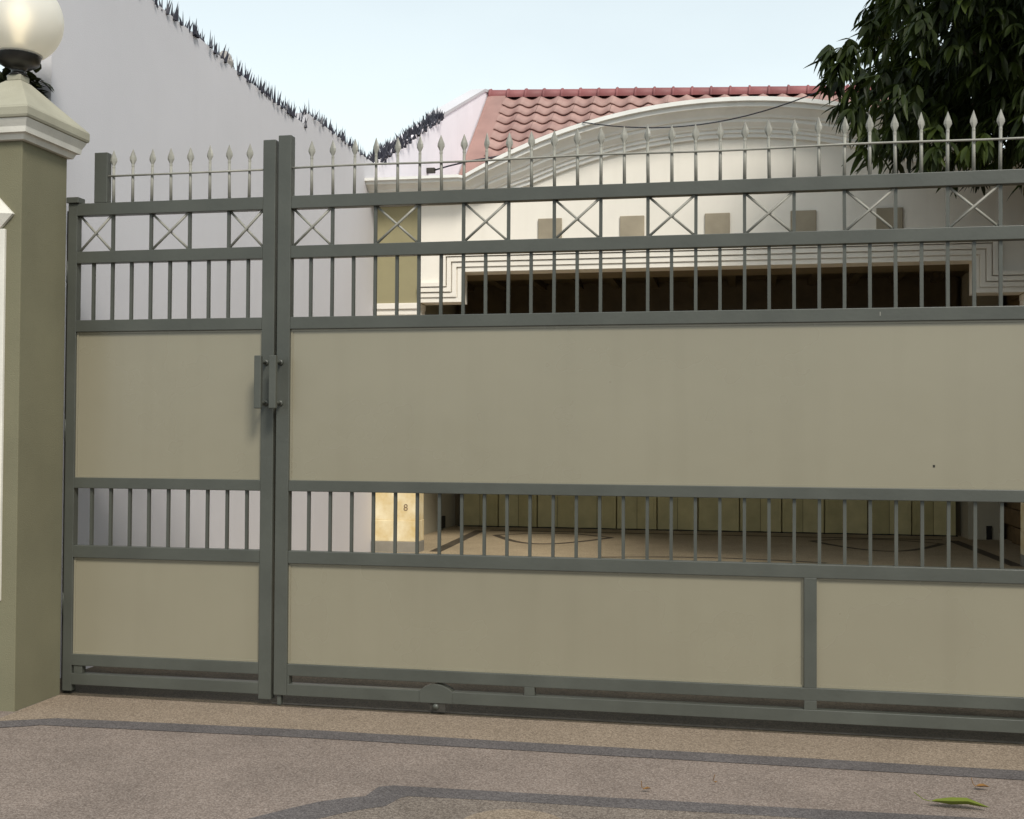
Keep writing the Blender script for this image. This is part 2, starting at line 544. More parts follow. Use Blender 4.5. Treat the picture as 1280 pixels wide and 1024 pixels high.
def spike_mesh(seed):
    rnd = random.Random(seed); mb = MB()
    def cone(x, y, h, r_, dx, dy):
        i = len(mb.v)
        for q in range(4):
            w = math.pi / 4 + q * math.pi / 2
            mb.v.append((x + r_ * math.cos(w), y + r_ * math.sin(w), -0.02))
        mb.v.append((x + dx, y + dy, h))
        for q in range(4):
            mb.f.append((i + q, i + (q + 1) % 4, i + 4))
    cone(0, 0, rnd.uniform(0.11, 0.145), 0.008, rnd.uniform(-.008, .008), rnd.uniform(-.01, .01))
    for k in range(5):
        a = rnd.uniform(0, 6.28)
        cone(rnd.uniform(-.03, .03), rnd.uniform(-.045, .045), rnd.uniform(0.045, 0.095), rnd.uniform(.008, .013),
             0.03 * math.cos(a), 0.03 * math.sin(a))
    me = mb.mesh('spike'); me.materials.append(MAT['spike_metal']); return me
SP = [spike_mesh(k) for k in range(6)]
def wall_z(y):
    if y > 4.07:
        return 4.25 - (y - 4.07) * 0.005
    for (a, za), (b_, zb) in zip(near_top, near_top[1:]):
        if a <= y <= b_:
            return za + (zb - za) * (y - a) / (b_ - a)
    return 4.25
y = 0.3
while y < 5.98:
    put('spike', random.choice(SP), None, bw, matrix=Matrix.Translation((-3.82 + random.uniform(-.015, .0), y, wall_z(y))) @ Matrix.Rotation(random.uniform(0, 6.28), 4, 'Z') @ Matrix.Diagonal((1.1, 1.1, random.uniform(.8, 1.35), 1)))
    y += random.uniform(0.072, 0.088)
rk = MB().lathe([(0.001, 0), (0.06, 0.0), (0.075, 0.05), (0.05, 0.11), (0.02, 0.135), (0.001, 0.14)], (-3.86, 2.52, 4.16), 9).build('rubble_lump', 'concrete', bw)

# ------------------------------------------------------------------ house
H = thing('house', 'cream house with arched cornice, open carport and red tiled roof behind the gate', 'house', (-0.34, 6.0, FL))
FY = 6.0
AX, AR, AZ = -0.15, 5.53, 4.667      # arch of the cornice: centre x, radius, crown height
def arch_z(x):
    return AZ - AR + math.sqrt(AR * AR - (x - AX) ** 2)
XL, XR = -3.295, 2.61
OL, OR, OT, SH = -2.846, 2.16, 3.075, 2.765
def f_bot(x):
    return OT if OL <= x <= OR else SH
def f_top(x):
    return (arch_z(x) if -2.77 < x < 2.47 else 4.02) - 0.06
# facade: white beam with stepped shoulders under the arch
mb = MB()
segs = [(XL, OL, 4), (OL, OR, 40), (OR, XR, 4)]
for a, b_, n in segs:
    for k in range(n):
        x0 = a + (b_ - a) * k / n; x1 = a + (b_ - a) * (k + 1) / n
        zb = f_bot((x0 + x1) / 2)
        i = len(mb.v)
        mb.v += [(x0, FY, zb), (x1, FY, zb), (x1, FY, f_top(x1)), (x0, FY, f_top(x0)),
                 (x0, FY + .25, zb), (x1, FY + .25, zb), (x1, FY + .25, f_top(x1)), (x0, FY + .25, f_top(x0))]
        mb.f += [(i, i + 1, i + 2, i + 3), (i + 5, i + 4, i + 7, i + 6), (i, i + 4, i + 5, i + 1), (i + 3, i + 2, i + 6, i + 7)]
for x, za, zb in ((XL, SH, 3.96), (XR, SH, 3.96), (OL, SH, OT), (OR, SH, OT)):
    i = len(mb.v)
    mb.v += [(x, FY, za), (x, FY + .25, za), (x, FY + .25, zb), (x, FY, zb)]
    mb.f.append((i, i + 1, i + 2, i + 3))
mb.build('facade_wall', 'facade_cream', H)
# raised concentric mouldings round the stepped opening
def frame_band(d, w, p):
    """one moulding following the opening's outline, offset d, width w, proud p"""
    def path(o):
        return [(XL, SH + o), (OL - o, SH + o), (OL - o, OT + o), (OR + o, OT + o), (OR + o, SH + o), (XR, SH + o)]
    a, b_ = path(d), path(d + w)
    m_ = MB(); n = len(a)
    for k in range(n - 1):
        q = [a[k], a[k + 1], b_[k + 1], b_[k]]
        i = len(m_.v)
        m_.v += [(x, FY - p, z) for x, z in q] + [(x, FY, z) for x, z in q]
        m_.f += [(i, i + 1, i + 2, i + 3), (i, i + 4, i + 5, i + 1), (i + 3, i + 2, i + 6, i + 7)]
    m_.build('opening_moulding', 'facade_cream', H)
frame_band(0.0, 0.040, 0.012)
frame_band(0.052, 0.042, 0.026)
frame_band(0.106, 0.042, 0.040)
frame_band(0.160, 0.040, 0.052)
# olive side panels over the columns
for a, b_ in ((-3.8, XL), (XR, 3.12)):
    MB().box(a, b_, FY + .012, FY + .25, SH, 3.965).build('side_panel', 'facade_olive', H)
    # column: shaft, capital, stained pedestal and plinth
    MB().box(a + .004, b_ - .01, FY + .03, FY + .22, 0.9, 2.64).build('column_shaft', 'facade_cream', H)
    MB().box(a + .002, b_ + .002, FY - .02, FY + .24, 2.70, SH - .003).build('column_capital', 'facade_cream', H, bevel=.006)
    MB().box(a + .003, b_ - .004, FY + .0, FY + .23, 2.64, 2.70).build('column_capital', 'facade_cream', H, bevel=.006)
    MB().box(a + .003, b_ - .004, FY + .004, FY + .23, 0.50, 0.9).build('column_pedestal', 'column_stained', H, bevel=.006)
    MB().box(a + .002, b_ - .001, FY - .008, FY + .234, 0.28, 0.50).build('column_pedestal', 'column_stained', H, bevel=.006)
    MB().box(a + .001, b_ + .002, FY - .02, FY + .24, FL - .05, 0.28).build('column_plinth', 'plinth_grey', H, bevel=.006)
# faint painted figure on the left pedestal
fc = bpy.data.curves.new('painted_mark', 'FONT')
fc.body = '8'
fc.size = 0.10
fc.extrude = 0.0006
ft = bpy.data.objects.new('tmp_text', fc)
COL.objects.link(ft)
bpy.context.view_layer.update()
fm = bpy.data.meshes.new_from_object(ft.evaluated_get(bpy.context.evaluated_depsgraph_get()))
bpy.data.objects.remove(ft)
put('painted_mark', fm, 'ink', H, matrix=Matrix.Translation((-3.455, FY + .0025, 0.60)) @ Matrix.Rotation(R(90), 4, 'X'))
# arched cornice, swept profile (distance below the outer edge, projection)
prof = [(0.0, 0.02), (0.0, 0.31), (0.040, 0.31), (0.045, 0.275), (0.085, 0.272), (0.095, 0.24), (0.14, 0.185), (0.165, 0.17),
        (0.17, 0.145), (0.20, 0.14), (0.235, 0.095), (0.25, 0.085), (0.255, 0.062), (0.285, 0.06), (0.29, 0.036), (0.325, 0.034), (0.33, 0.0), (0.33, -0.05), (0.0, -0.05)]
path = [(-3.8, 4.02, 0, 1), (-2.82, 4.02, 0, 1)]
for k in range(0, 61):
    x = -2.77 + (2.47 + 2.77) * k / 60
    nx, nz_ = (x - AX) / AR, (arch_z(x) - (AZ - AR)) / AR
    path.append((x, arch_z(x), nx, nz_))
path += [(2.52, 4.02, 0, 1), (3.12, 4.02, 0, 1)]
mb = MB(); n = len(prof)
for x, z, nx, nz_ in path:
    k_ = max(0.0, min(1.0, (2.77 - abs(x + .15) * 1.03) / .6))
    sc = .72 + .28 * k_
    for d, pr in prof:
        d *= sc
        mb.v.append((x - nx * d, FY - pr, z - nz_ * d))
for k in range(len(path) - 1):
    for q in range(n):
        q2 = (q + 1) % n
        mb.f.append((k * n + q, k * n + q2, (k + 1) * n + q2, (k + 1) * n + q))
mb.f.append(tuple(range(n))); mb.f.append(tuple(range(len(path) * n - 1, (len(path) - 1) * n - 1, -1)))
mb.build('cornice', 'cornice_white', H)
# five square tan ornaments
for x in (-2.044, -1.209, -0.366, 0.461, 1.266):
    m_ = MB()
    m_.box(x, x + .245, FY - .022, FY, 3.36, 3.60)
    m_.build('square_ornament', 'ornament_tan', H, bevel=.006)
# carport: beam soffit, ceiling, slab, side walls and back wall
MB().box(-3.8, 3.12, FY + .25, FY + .86, OT + .02, 3.6).build('beam', 'soffit_shade_brown', H)
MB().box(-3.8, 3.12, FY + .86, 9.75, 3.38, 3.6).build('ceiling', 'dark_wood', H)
for k in range(14):
    x = -3.6 + k * 0.49
    MB().box(x, x + .09, FY + .862, 9.5, 3.30, 3.379).build('ceiling_joist', 'dark_wood', H)
MB().box(-3.8, 3.12, FY + .25, 10.0, 3.6, 3.85).build('roof_slab', 'concrete', H)
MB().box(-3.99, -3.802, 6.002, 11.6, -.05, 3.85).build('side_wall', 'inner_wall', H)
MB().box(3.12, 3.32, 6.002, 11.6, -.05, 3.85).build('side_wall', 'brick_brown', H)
MB().box(-3.8, 3.12, 9.62, 9.8, -.05, 3.38).build('back_wall', 'soffit_shade_brown', H)
# folding door leaves across the back of the carport
w = 0.262
k = 0
x = -3.70
while x < 2.55:
    a = R(11) if k % 2 == 0 else R(-11)
    m_ = MB().box(-w / 2 + .004, w / 2 - .004, -.018, .018, FL + .012, 2.55)
    m_.box(-w / 2 + .04, w / 2 - .04, -.026, -.018, FL + .12, 1.3)
    o = m_.build('door_leaf', 'door_olive', H)
    o.matrix_basis = Matrix.Translation((x + w / 2, 9.52, 0)) @ Matrix.Rotation(a, 4, 'Z')
    x += w; k += 1
MB().box(-3.72, 2.6, 9.44, 9.615, 2.56, 3.378).build('transom', 'dark_wood', H)
MB().box(-3.72, 2.6, 9.46, 9.58, FL, FL + .012).build('door_track', 'dark_recess', H)
MB().box(2.66, 3.04, 9.12, 9.6, FL, 3.378).build('pier', 'inner_wall', H)
MB().box(2.865, 2.925, 9.095, 9.125, FL + .004, FL + .165).build('drain_vent', 'dark_recess', H)
MB().box(-3.802, -3.77, 8.75, 8.98, FL + .02, FL + .17).build('drain_vent', 'dark_recess', H)
for r_ in range(16):
    for c in range(2):
        z0 = FL + .005 + r_ * .2
        MB().box(3.06 + .0, 3.118, 6.5 + (c + (r_ % 2) * .5) * 1.1, 6.5 + (c + (r_ % 2) * .5 + 1) * 1.1 - .012, z0, z0 + .188).build('stone', 'brick_brown', H, bevel=.006)
# firewall parapet rising beside the roof
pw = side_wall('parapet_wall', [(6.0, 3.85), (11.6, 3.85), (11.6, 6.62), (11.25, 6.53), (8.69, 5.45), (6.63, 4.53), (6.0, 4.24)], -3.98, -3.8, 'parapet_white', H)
side_wall('coping', [(8.75, 5.47), (11.25, 6.532), (11.62, 6.622), (11.62, 6.665), (11.25, 6.575), (8.75, 5.515)], -4.0, -3.785, 'wall_white', H)
s = 0.0
while s < 1.0:
    y = 6.06 + 2.66 * s
    z = 4.26 + (5.47 - 4.26) * s
    put('spike', random.choice(SP), None, H, matrix=Matrix.Translation((-3.83 + random.uniform(-.03, .02), y, z)) @ Matrix.Rotation(random.uniform(0, 6.28), 4, 'Z') @ Matrix.Diagonal((1.6, 1.6, random.uniform(.8, 1.25), 1)))
    s += random.uniform(0.010, 0.018)
# tiled roof: slope 41.8 degrees, ridge falls slightly to the right
RS = math.atan2(1.485, 1.673)
TILT = -0.040
def roof_p(u, s_, h=0.0):
    """u along the ridge from the left verge, s_ down the slope from the ridge, h above the surface"""
    return Vector((-3.77 + u, 11.52 - s_ * math.cos(RS) - h * math.sin(RS), 6.52 + TILT * u - s_ * math.sin(RS) + h * math.cos(RS)))
UMAX = 6.9
mb = MB()
for h in (-.03, -.10):
    for u, s_ in ((0, 0), (UMAX, 0), (UMAX, 3.6), (0, 3.6)):
        mb.v.append(tuple(roof_p(u, s_, h)))
mb.f = [(0, 1, 2, 3), (7, 6, 5, 4), (0, 4, 5, 1), (1, 5, 6, 2), (2, 6, 7, 3), (3, 7, 4, 0)]
roof = mb.build('roof', 'roof_tile', H)
# rear slope, so that the roof is a body
mb = MB()
for dz in (0, -.07):
    mb.v += [tuple(roof_p(0, 0, -.03) + Vector((0, .0, dz))), tuple(roof_p(UMAX, 0, -.03) + Vector((0, 0, dz))),
             tuple(roof_p(UMAX, 0, -.03) + Vector((0, 2.6, dz - 2.3))), tuple(roof_p(0, 0, -.03) + Vector((0, 2.6, dz - 2.3)))]
mb.f = [(0, 1, 2, 3), (7, 6, 5, 4), (1, 5, 6, 2), (2, 6, 7, 3), (3, 7, 4, 0)]
mb.build('rear_slope', 'roof_tile', roof)
MB().box(-3.8, 3.12, 10.02, 13.9, 3.6, 4.2).build('rear_wall', 'wall_white', H)
# one S-shaped tile, shared by all
TW, TG = 0.272, 0.262
def tile_mesh():
    m_ = MB(); nu = 12
    for th in (0.0, -.020):
        for sv, lift in ((0.0, 0.004), (TG + .035, 0.042)):
            for k in range(nu + 1):
                t_ = k / nu
                hgt = 0.030 * math.cos(2 * math.pi * t_) if not (0.28 < t_ < 0.72) else 0.030 * math.cos(2 * math.pi * t_) * 0.75
                m_.v.append((t_ * TW, -sv, hgt + lift + th + 0.02))
    n_ = nu + 1
    for k in range(nu):
        m_.f.append((k, k + 1, n_ + k + 1, n_ + k))
        m_.f.append((2 * n_ + k + 1, 2 * n_ + k, 3 * n_ + k, 3 * n_ + k + 1))
        m_.f.append((n_ + k, n_ + k + 1, 3 * n_ + k + 1, 3 * n_ + k))
    me = m_.mesh('tile', True); me.materials.append(MAT['roof_tile']); return me
TM = tile_mesh()
rotm = Matrix(((1, 0, 0), (0, math.cos(RS), -math.sin(RS)), (0, math.sin(RS), math.cos(RS)))).to_4x4()
shear = Matrix.Identity(4); shear[2][0] = TILT
for r_ in range(12):
    for c in range(24):
        p = roof_p(0.26 + c * TW, 0.10 + r_ * TG, 0.0)
        j = Matrix.Translation((random.uniform(-.003, .003), 0, random.uniform(-.003, .003)))
        put('tile', TM, None, roof, matrix=Matrix.Translation(p) @ j @ shear @ rotm)
# verge board and ridge caps
mb = MB()
for h in (.065, -.03):
    for u, s_ in ((-.01, -.02), (.27, -.02), (.27, 3.6), (-.01, 3.6)):
        mb.v.append(tuple(roof_p(u, s_, h)))
mb.f = [(0, 1, 2, 3), (7, 6, 5, 4), (0, 4, 5, 1), (1, 5, 6, 2), (2, 6, 7, 3), (3, 7, 4, 0)]
mb.build('verge_tile', 'roof_verge', roof)
def ridge_mesh(L):
    m_ = MB(); nq = 10
    for x_, rr in ((0, .125), (0.035, .125), (0.036, .112), (L, .108)):
        for q in range(nq + 1):
            a = math.pi * (-0.12 + 1.24 * q / nq)
            m_.v.append((x_, rr * math.cos(a), rr * math.sin(a) * 0.9))
    for k in range(3):
        for q in range(nq):
            m_.f.append((k * (nq + 1) + q, k * (nq + 1) + q + 1, (k + 1) * (nq + 1) + q + 1, (k + 1) * (nq + 1) + q))
    m_.f.append(tuple(range(nq + 1)))
    # knob at the collar
    i = len(m_.v)
    m_.lathe([(.012, .0), (.013, .008), (.008, .014), (.001, .016)], (0.017, 0, .108), 8)
    me = m_.mesh('ridge_tile', True); me.materials.append(MAT['roof_ridge']); return me
RM = ridge_mesh(0.30)
u = 0.0
while u < UMAX - .2:
    put('ridge_tile', RM, None, roof, matrix=Matrix.Translation(roof_p(u, 0, 0.0) + Vector((0, 0, .012))) @ Matrix.Rotation(-TILT * 0 + math.atan(-TILT), 4, 'Y') @ Matrix.Diagonal((1, 1, random.uniform(.97, 1.03), 1)))
    u += 0.275
# small cable bracket on the parapet
MB().box(-3.80, -3.70, 8.05, 8.11, 4.60, 4.66).build('cable_bracket', 'steel_dark', H)

# ------------------------------------------------------------------ gate pillar and lamp
P = thing('gate_pillar', 'olive rendered gate pillar with white moulded cap and diamond ornament', 'pillar', (-3.735, -0.2, 0))
PX0, PX1, PY0, PY1 = -3.90, -3.57, -0.40, -0.002
MB().box(PX0, PX1, PY0, PY1, -0.03, 2.90).build('shaft', 'pillar_olive', P, bevel=.004)
def ring_stack(levels):
    """square moulding: list of (overhang, z)"""
    m_ = MB()
    for e, z in levels:
        m_.v += [(PX0 - e, PY0 - e, z), (PX1 + e, PY0 - e, z), (PX1 + e, PY1 + e, z), (PX0 - e, PY1 + e, z)]
    for k in range(len(levels) - 1):
        for q in range(4):
            q2 = (q + 1) % 4
            m_.f.append((4 * k + q, 4 * k + q2, 4 * k + 4 + q2, 4 * k + 4 + q))
    m_.f.append((3, 2, 1, 0)); n_ = 4 * (len(levels) - 1)
    m_.f.append((n_, n_ + 1, n_ + 2, n_ + 3))
    return m_
ring_stack([(0.014, 2.872), (0.022, 2.874), (0.032, 2.898), (0.036, 2.902), (0.050, 2.904), (0.052, 2.916), (0.054, 2.932), (0.064, 2.952), (0.070, 2.965), (0.071, 2.970)]).build('cap_moulding', 'trim_white', P)
ring_stack([(0.070, 2.9705), (0.078, 2.974), (0.082, 2.985), (0.082, 3.022), (0.076, 3.032)]).build('cap_slab', 'cap_beige', P)
cx, cy = -3.735, -0.2
m_ = MB()
e = .076
m_.v = [(PX0 - e, PY0 - e, 3.0322), (PX1 + e, PY0 - e, 3.0322), (PX1 + e, PY1 + e, 3.0322), (PX0 - e, PY1 + e, 3.0322),
        (cx - .045, cy - .045, 3.235), (cx + .045, cy - .045, 3.235), (cx + .045, cy + .045, 3.235), (cx - .045, cy + .045, 3.235)]
m_.f = [(3, 2, 1, 0), (4, 5, 6, 7), (0, 1, 5, 4), (1, 2, 6, 5), (2, 3, 7, 6), (3, 0, 4, 7)]
m_.box(cx - .04, cx + .04, cy - .04, cy + .04, 3.236, 3.268)
m_.build('cap_pyramid', 'cap_beige', P, bevel=.004)
MB().box(-3.60, -3.54, .053, .095, 0.0, 2.60).build('hinge_post', 'steel_dark', P)
# white diamond and strip on the street face
m_ = MB()
d = .128
m_.v = [(cx - d, PY0 - .018, 2.50), (cx, PY0 - .018, 2.50 - d), (cx + d, PY0 - .018, 2.50), (cx, PY0 - .018, 2.50 + d), (cx, PY0 - .07, 2.50),
        (cx - d, PY0 + .01, 2.50), (cx, PY0 + .01, 2.50 - d), (cx + d, PY0 + .01, 2.50), (cx, PY0 + .01, 2.50 + d)]
m_.f = [(0, 1, 4), (1, 2, 4), (2, 3, 4), (3, 0, 4), (0, 5, 6, 1), (1, 6, 7, 2), (2, 7, 8, 3), (3, 8, 5, 0)]
m_.build('diamond_ornament', 'trim_white', P)
MB().box(cx - .083, cx + .083, PY0 - .016, PY0 + .01, 0.55, 2.425).build('front_strip', 'trim_white', P, bevel=.004)

Lp = thing('globe_lamp', 'large frosted white globe lamp on the pillar cap', 'lamp', (cx, cy, 3.2685))
MB().lathe([(.001, 3.2685), (.05, 3.2685), (.045, 3.276), (.034, 3.284), (.036, 3.30), (.05, 3.31), (.075, 3.318), (.105, 3.335), (.112, 3.37), (.118, 3.385), (.10, 3.392), (.001, 3.392)], (cx, cy, 0), 32).build('lamp_base', 'lamp_black', Lp, smooth=True)
GR, GZ = .222, 3.565
m_ = MB()
pr = []
a0 = math.asin(.11 / GR)
for k in range(33):
    a = a0 + (math.pi - a0) * k / 32
    pr.append((max(.0005, GR * math.sin(a)), -GR * math.cos(a)))
m_.lathe(pr, (cx, cy, GZ), 48)
m_.build('globe', 'frosted_globe', Lp, smooth=True)
MB().lathe([(.001, -.10), (.02, -.10), (.022, -.05), (.04, -.01), (.05, .03), (.045, .065), (.028, .085), (.001, .09)], (cx, cy, GZ - .02), 20).build('bulb', 'lit_bulb', Lp, smooth=True)
MB().lathe([(.001, 0), (.02, 0), (.02, .08), (.001, .08)], (cx, cy, 3.392), 16).build('socket', 'lamp_black', Lp, smooth=True)

# ------------------------------------------------------------------ gates
RAILS = [(2.562, 2.628), (2.305, 2.369), (1.937, 2.000), (1.101, 1.158), (0.731, 0.795), (0.157, 0.217), (0.055, 0.115)]
GD = 0.05
SPH = 0.016
def picket_mesh(h):
    m_ = MB()
    m_.tube([(0, 0, 0), (0, 0, h - .085)], [.0085, .0075], 8)
    return m_
def tip_mesh():
    m_ = MB()
    # flat forged spear head, thick in the middle
    prof_ = [(-.012, .006, .006), (0.0, .0085, .0075), (.012, .0075, .006), (.035, .0185, .0075), (.048, .0175, .0075), (.085, .004, .003), (.094, .0008, .0008)]
    for z, hx_, hy_ in prof_:
        m_.v += [(-hx_, 0, z), (-hx_ * .45, -hy_, z), (hx_ * .45, -hy_, z), (hx_, 0, z), (hx_ * .45, hy_, z), (-hx_ * .45, hy_, z)]
    for k in range(len(prof_) - 1):
        for q in range(6):
            q2 = (q + 1) % 6
            m_.f.append((6 * k + q, 6 * k + q2, 6 * k + 6 + q2, 6 * k + 6 + q))
    m_.f.append((5, 4, 3, 2, 1, 0)); n_ = 6 * (len(prof_) - 1)
    m_.f.append(tuple(n_ + q for q in range(6)))
    return m_
PH = 2.915 - RAILS[0][1]
ME_PICK = picket_mesh(PH).mesh('picket', True); ME_PICK.materials.append(MAT['picket_grey'])
ME_TIP = tip_mesh().mesh('spear_tip'); ME_TIP.materials.append(MAT['picket_grey'])
def bar_mesh(h):
    me = MB().box(-.0078, .0078, -.0078, .0078, -.002, h + .002).mesh('bar')
    me.materials.append(MAT['gate_grey']); return me
ME_BAR_A = bar_mesh(RAILS[1][0] - RAILS[2][1])
ME_BAR_B = bar_mesh(RAILS[3][0] - RAILS[4][1])
ME_UP = bar_mesh(RAILS[0][0] - RAILS[1][1])
PY = 0.026
def picket(G, x):
    lean = Matrix.Rotation(R(random.uniform(-.5, .5)), 4, 'X') @ Matrix.Rotation(R(random.uniform(-.9, .9)), 4, 'Y')
    dz = random.uniform(-.004, .004)
    o = put('picket', ME_PICK, None, G, matrix=Matrix.Translation((x, PY, RAILS[0][1] - .002 + dz)) @ lean)
    tp = put('spear_tip', ME_TIP, None, None, matrix=Matrix.Translation((0, 0, PH - .092)) @ Matrix.Rotation(R(random.gauss(0, 14)), 4, 'Z'))
    tp.parent = o
def bar(G, me, x, z):
    put('bar', me, None, G, matrix=Matrix.Translation((x, PY, z)) @ Matrix.Rotation(R(random.uniform(-.2, .2)), 4, 'Y'))
def cross(G, x0, x1):
    z0, z1 = RAILS[1][1], RAILS[0][0]
    for a, b_, yy in (((x0, z0), (x1, z1), PY - .006), ((x0, z1), (x1, z0), PY + .006)):
        MB().tube([(a[0], yy, a[1]), (b_[0], yy, b_[1])], .0068, 6).build('cross_brace', 'picket_grey', G, smooth=True)
def rail(G, x0, x1, i, name='rail', dy=0.0):
    return MB().box(x0, x1, 0.0 + dy, GD - dy, RAILS[i][0], RAILS[i][1]).build(name, 'gate_grey', G, bevel=.003)
def panel(G, x0, x1, z0, z1):
    m_ = MB().box(x0 + .001, x1 - .001, .020, .024, z0 + .001, z1 - .001)
    o = m_.build('panel', 'panel_cream', G)
    # thin edge angle that holds the sheet
    b_ = .010
    q = MB()
    q.box(x0, x1, .0145, .0195, z0, z0 + b_); q.box(x0, x1, .0145, .0195, z1 - b_, z1)
    q.box(x0, x0 + b_, .0145, .0195, z0 + b_, z1 - b_); q.box(x1 - b_, x1, .0145, .0195, z0 + b_, z1 - b_)
    q.build('edge_angle', 'panel_cream', o)
    return o

def chip(G, x, z, w_, h_, m):
    MB().box(x - w_ / 2, x + w_ / 2, .0196 if m == 'dark_recess' else -.0006, .0203 if m == 'dark_recess' else .0005, z - h_ / 2, z + h_ / 2).build('paint_chip', m, G)

# pedestrian gate on the left
G1 = thing('pedestrian_gate', 'narrow grey and cream hinged gate between the pillar and the wide gate', 'gate', (-3.0, 0.025, 0))
gx0, sx0, sx1, gx1 = -3.562, -3.508, -2.446, -2.376
MB().box(gx0, sx0, .002, GD - .002, .02, 2.630).build('stile', 'gate_grey', G1, bevel=.003)
MB().box(sx1, gx1, -.002, GD + .002, .03, 2.925).build('post', 'gate_grey', G1, bevel=.004)
for i in range(7):
    rail(G1, sx0 - .0005, sx1, i)
MB().box(-3.412, -3.335, .003, GD - .003, RAILS[0][1], 2.900).build('post', 'gate_grey', G1, bevel=.004)
MB().box(gx0 - .004, -3.495, -.012, GD + .006, 2.6305, 2.662).build('hinge_cap', 'gate_grey', G1, bevel=.003)
MB().box(-3.4985, -3.448, .006, GD - .006, .115, .157).build('spacer', 'gate_grey', G1, bevel=.002)
panel(G1, sx0, sx1, RAILS[3][1], RAILS[2][0])
panel(G1, sx0, sx1, RAILS[5][1], RAILS[4][0])
LX = [-3.42 + .1108 * k for k in range(9)]
for k, x in enumerate(LX):
    bar(G1, ME_BAR_A, x, RAILS[2][1])
    bar(G1, ME_BAR_B, x + .006, RAILS[4][1])
    if k >= 1:
        picket(G1, x)
CX = [sx0, LX[1], LX[3], LX[5], LX[7], sx1]
for x in CX[1:-1]:
    bar(G1, ME_UP, x, RAILS[1][1])
for k in (0, 2, 4):
    cross(G1, CX[k] + .006, CX[k + 1] - .006)
MB().tube([(-3.335, PY - .013, 2.772), (sx1, PY - .013, 2.772)], .0055, 8).build('tie_rod', 'picket_grey', G1, smooth=True)
for z in (0.42, 1.35, 2.2):
    MB().tube([(gx0 - .004, .012, z), (gx0 - .004, .012, z + .12)], .008, 10).build('hinge', 'gate_grey', G1, smooth=True)
def handle(G, x):
    z0, z1 = 1.525, 1.795
    h_ = MB().box(x - .019, x + .019, -.112, -.085, z0, z1).build('handle', 'gate_grey', G, bevel=.004)
    for z in (z0 + .03, z1 - .03):
        MB().tube([(x, -.086, z), (x, -.003, z)], .009, 12).build('standoff', 'gate_grey', h_, smooth=True)
        MB().lathe([(.001, .0), (.016, .0), (.016, .006), (.011, .012), (.001, .013)], (0, 0, 0), 14).build('bolt', 'gate_grey', h_, smooth=True).matrix_basis = Matrix.Translation((x, -.0015, z)) @ Matrix.Rotation(R(90), 4, 'X')
handle(G1, -2.418)

# wide sliding gate
G2 = thing('sliding_gate', 'wide grey and cream sliding gate with spear pickets across the driveway', 'gate', (-0.1, 0.025, 0))
hx0, hx1, ex = -2.362, -2.290, 2.05
MB().box(hx0, hx1, -.002, GD + .002, .055, 2.945).build('post', 'gate_grey', G2, bevel=.004)
MB().box(ex, ex + .07, -.002, GD + .002, .055, 2.945).build('post', 'gate_grey', G2, bevel=.004)
for i in range(7):
    rail(G2, hx1, ex, i)
ST0, ST1 = .286, .344
MB().box(ST0, ST1, -.001, GD + .001, RAILS[5][1] - .0005, RAILS[4][0] + .0005).build('stile', 'gate_grey', G2, bevel=.002)
for a, b_ in ((ST0, ST1), (-1.052, -1.0), (1.62, 1.68), (-2.29, -2.278)):
    MB().box(a, b_, .001, GD - .001, RAILS[6][1] - .0005, RAILS[5][0] + .0005).build('spacer', 'gate_grey', G2, bevel=.002)
MB().box(-2.345, -2.325, .01, .04, .005, .055).build('foot', 'gate_grey', G2)
panel(G2, hx1, ex, RAILS[3][1], RAILS[2][0])
panel(G2, hx1, ST0, RAILS[5][1], RAILS[4][0])
panel(G2, ST1, ex, RAILS[5][1], RAILS[4][0])
WX = [-2.188 + .1157 * k for k in range(37)]
for k, x in enumerate(WX):
    if x > ex - .03:
        break
    picket(G2, x)
    bar(G2, ME_BAR_A, x, RAILS[2][1])
    bar(G2, ME_BAR_B, x, RAILS[4][1])
cell = [hx1] + [WX[k] for k in range(1, 37, 2) if WX[k] < ex - .1]
for x in cell[1:]:
    bar(G2, ME_UP, x, RAILS[1][1])
for k in range(0, len(cell) - 1, 2):
    cross(G2, cell[k] + .006, cell[k + 1] - .006)
pts = [(hx1 + (ex - hx1) * k / 24, PY - .013, 2.775 + .003 * math.sin(k * .9)) for k in range(25)]
MB().tube(pts, .0055, 8).build('tie_rod', 'picket_grey', G2, smooth=True)
handle(G2, -2.338)
chip(G2, .872, 1.262, .010, .012, 'dark_recess')
chip(G2, .632, 1.972, .004, .018, 'picket_grey')
# roller with its humped cover
wxc = -1.50
hump = [(wxc - .085, .1145)] + [(wxc - .085 + .17 * k / 12, .1145 + .036 * math.sin(math.pi * k / 12) ** .8) for k in range(1, 12)] + [(wxc + .085, .1145)]
MB().poly([(wxc - .085, .056)] + [(wxc + .085, .056)] + hump[::-1], -.004, GD + .004).build('roller_cover', 'gate_grey', G2, bevel=.002)
def roller(x):
    w_ = MB().tube([(x, .008, .038), (x, .042, .038)], .034, 20).build('roller', 'steel_dark', G2)
    MB().tube([(x, -.008, .038), (x, .006, .038)], .015, 12).build('axle_bolt', 'gate_grey', w_, smooth=True)
    MB().box(x - .012, x + .05, .0, .007, .012, .055).build('roller_bracket', 'steel_dark', w_)
roller(wxc)
MB().box(-2.38, 3.0, .018, .032, .0042, .010).build('gate_track', 'steel_dark')
tr_ = bpy.data.objects['gate_track']
tag(tr_, 'thin dark steel track on the ground under the sliding gate', 'track')

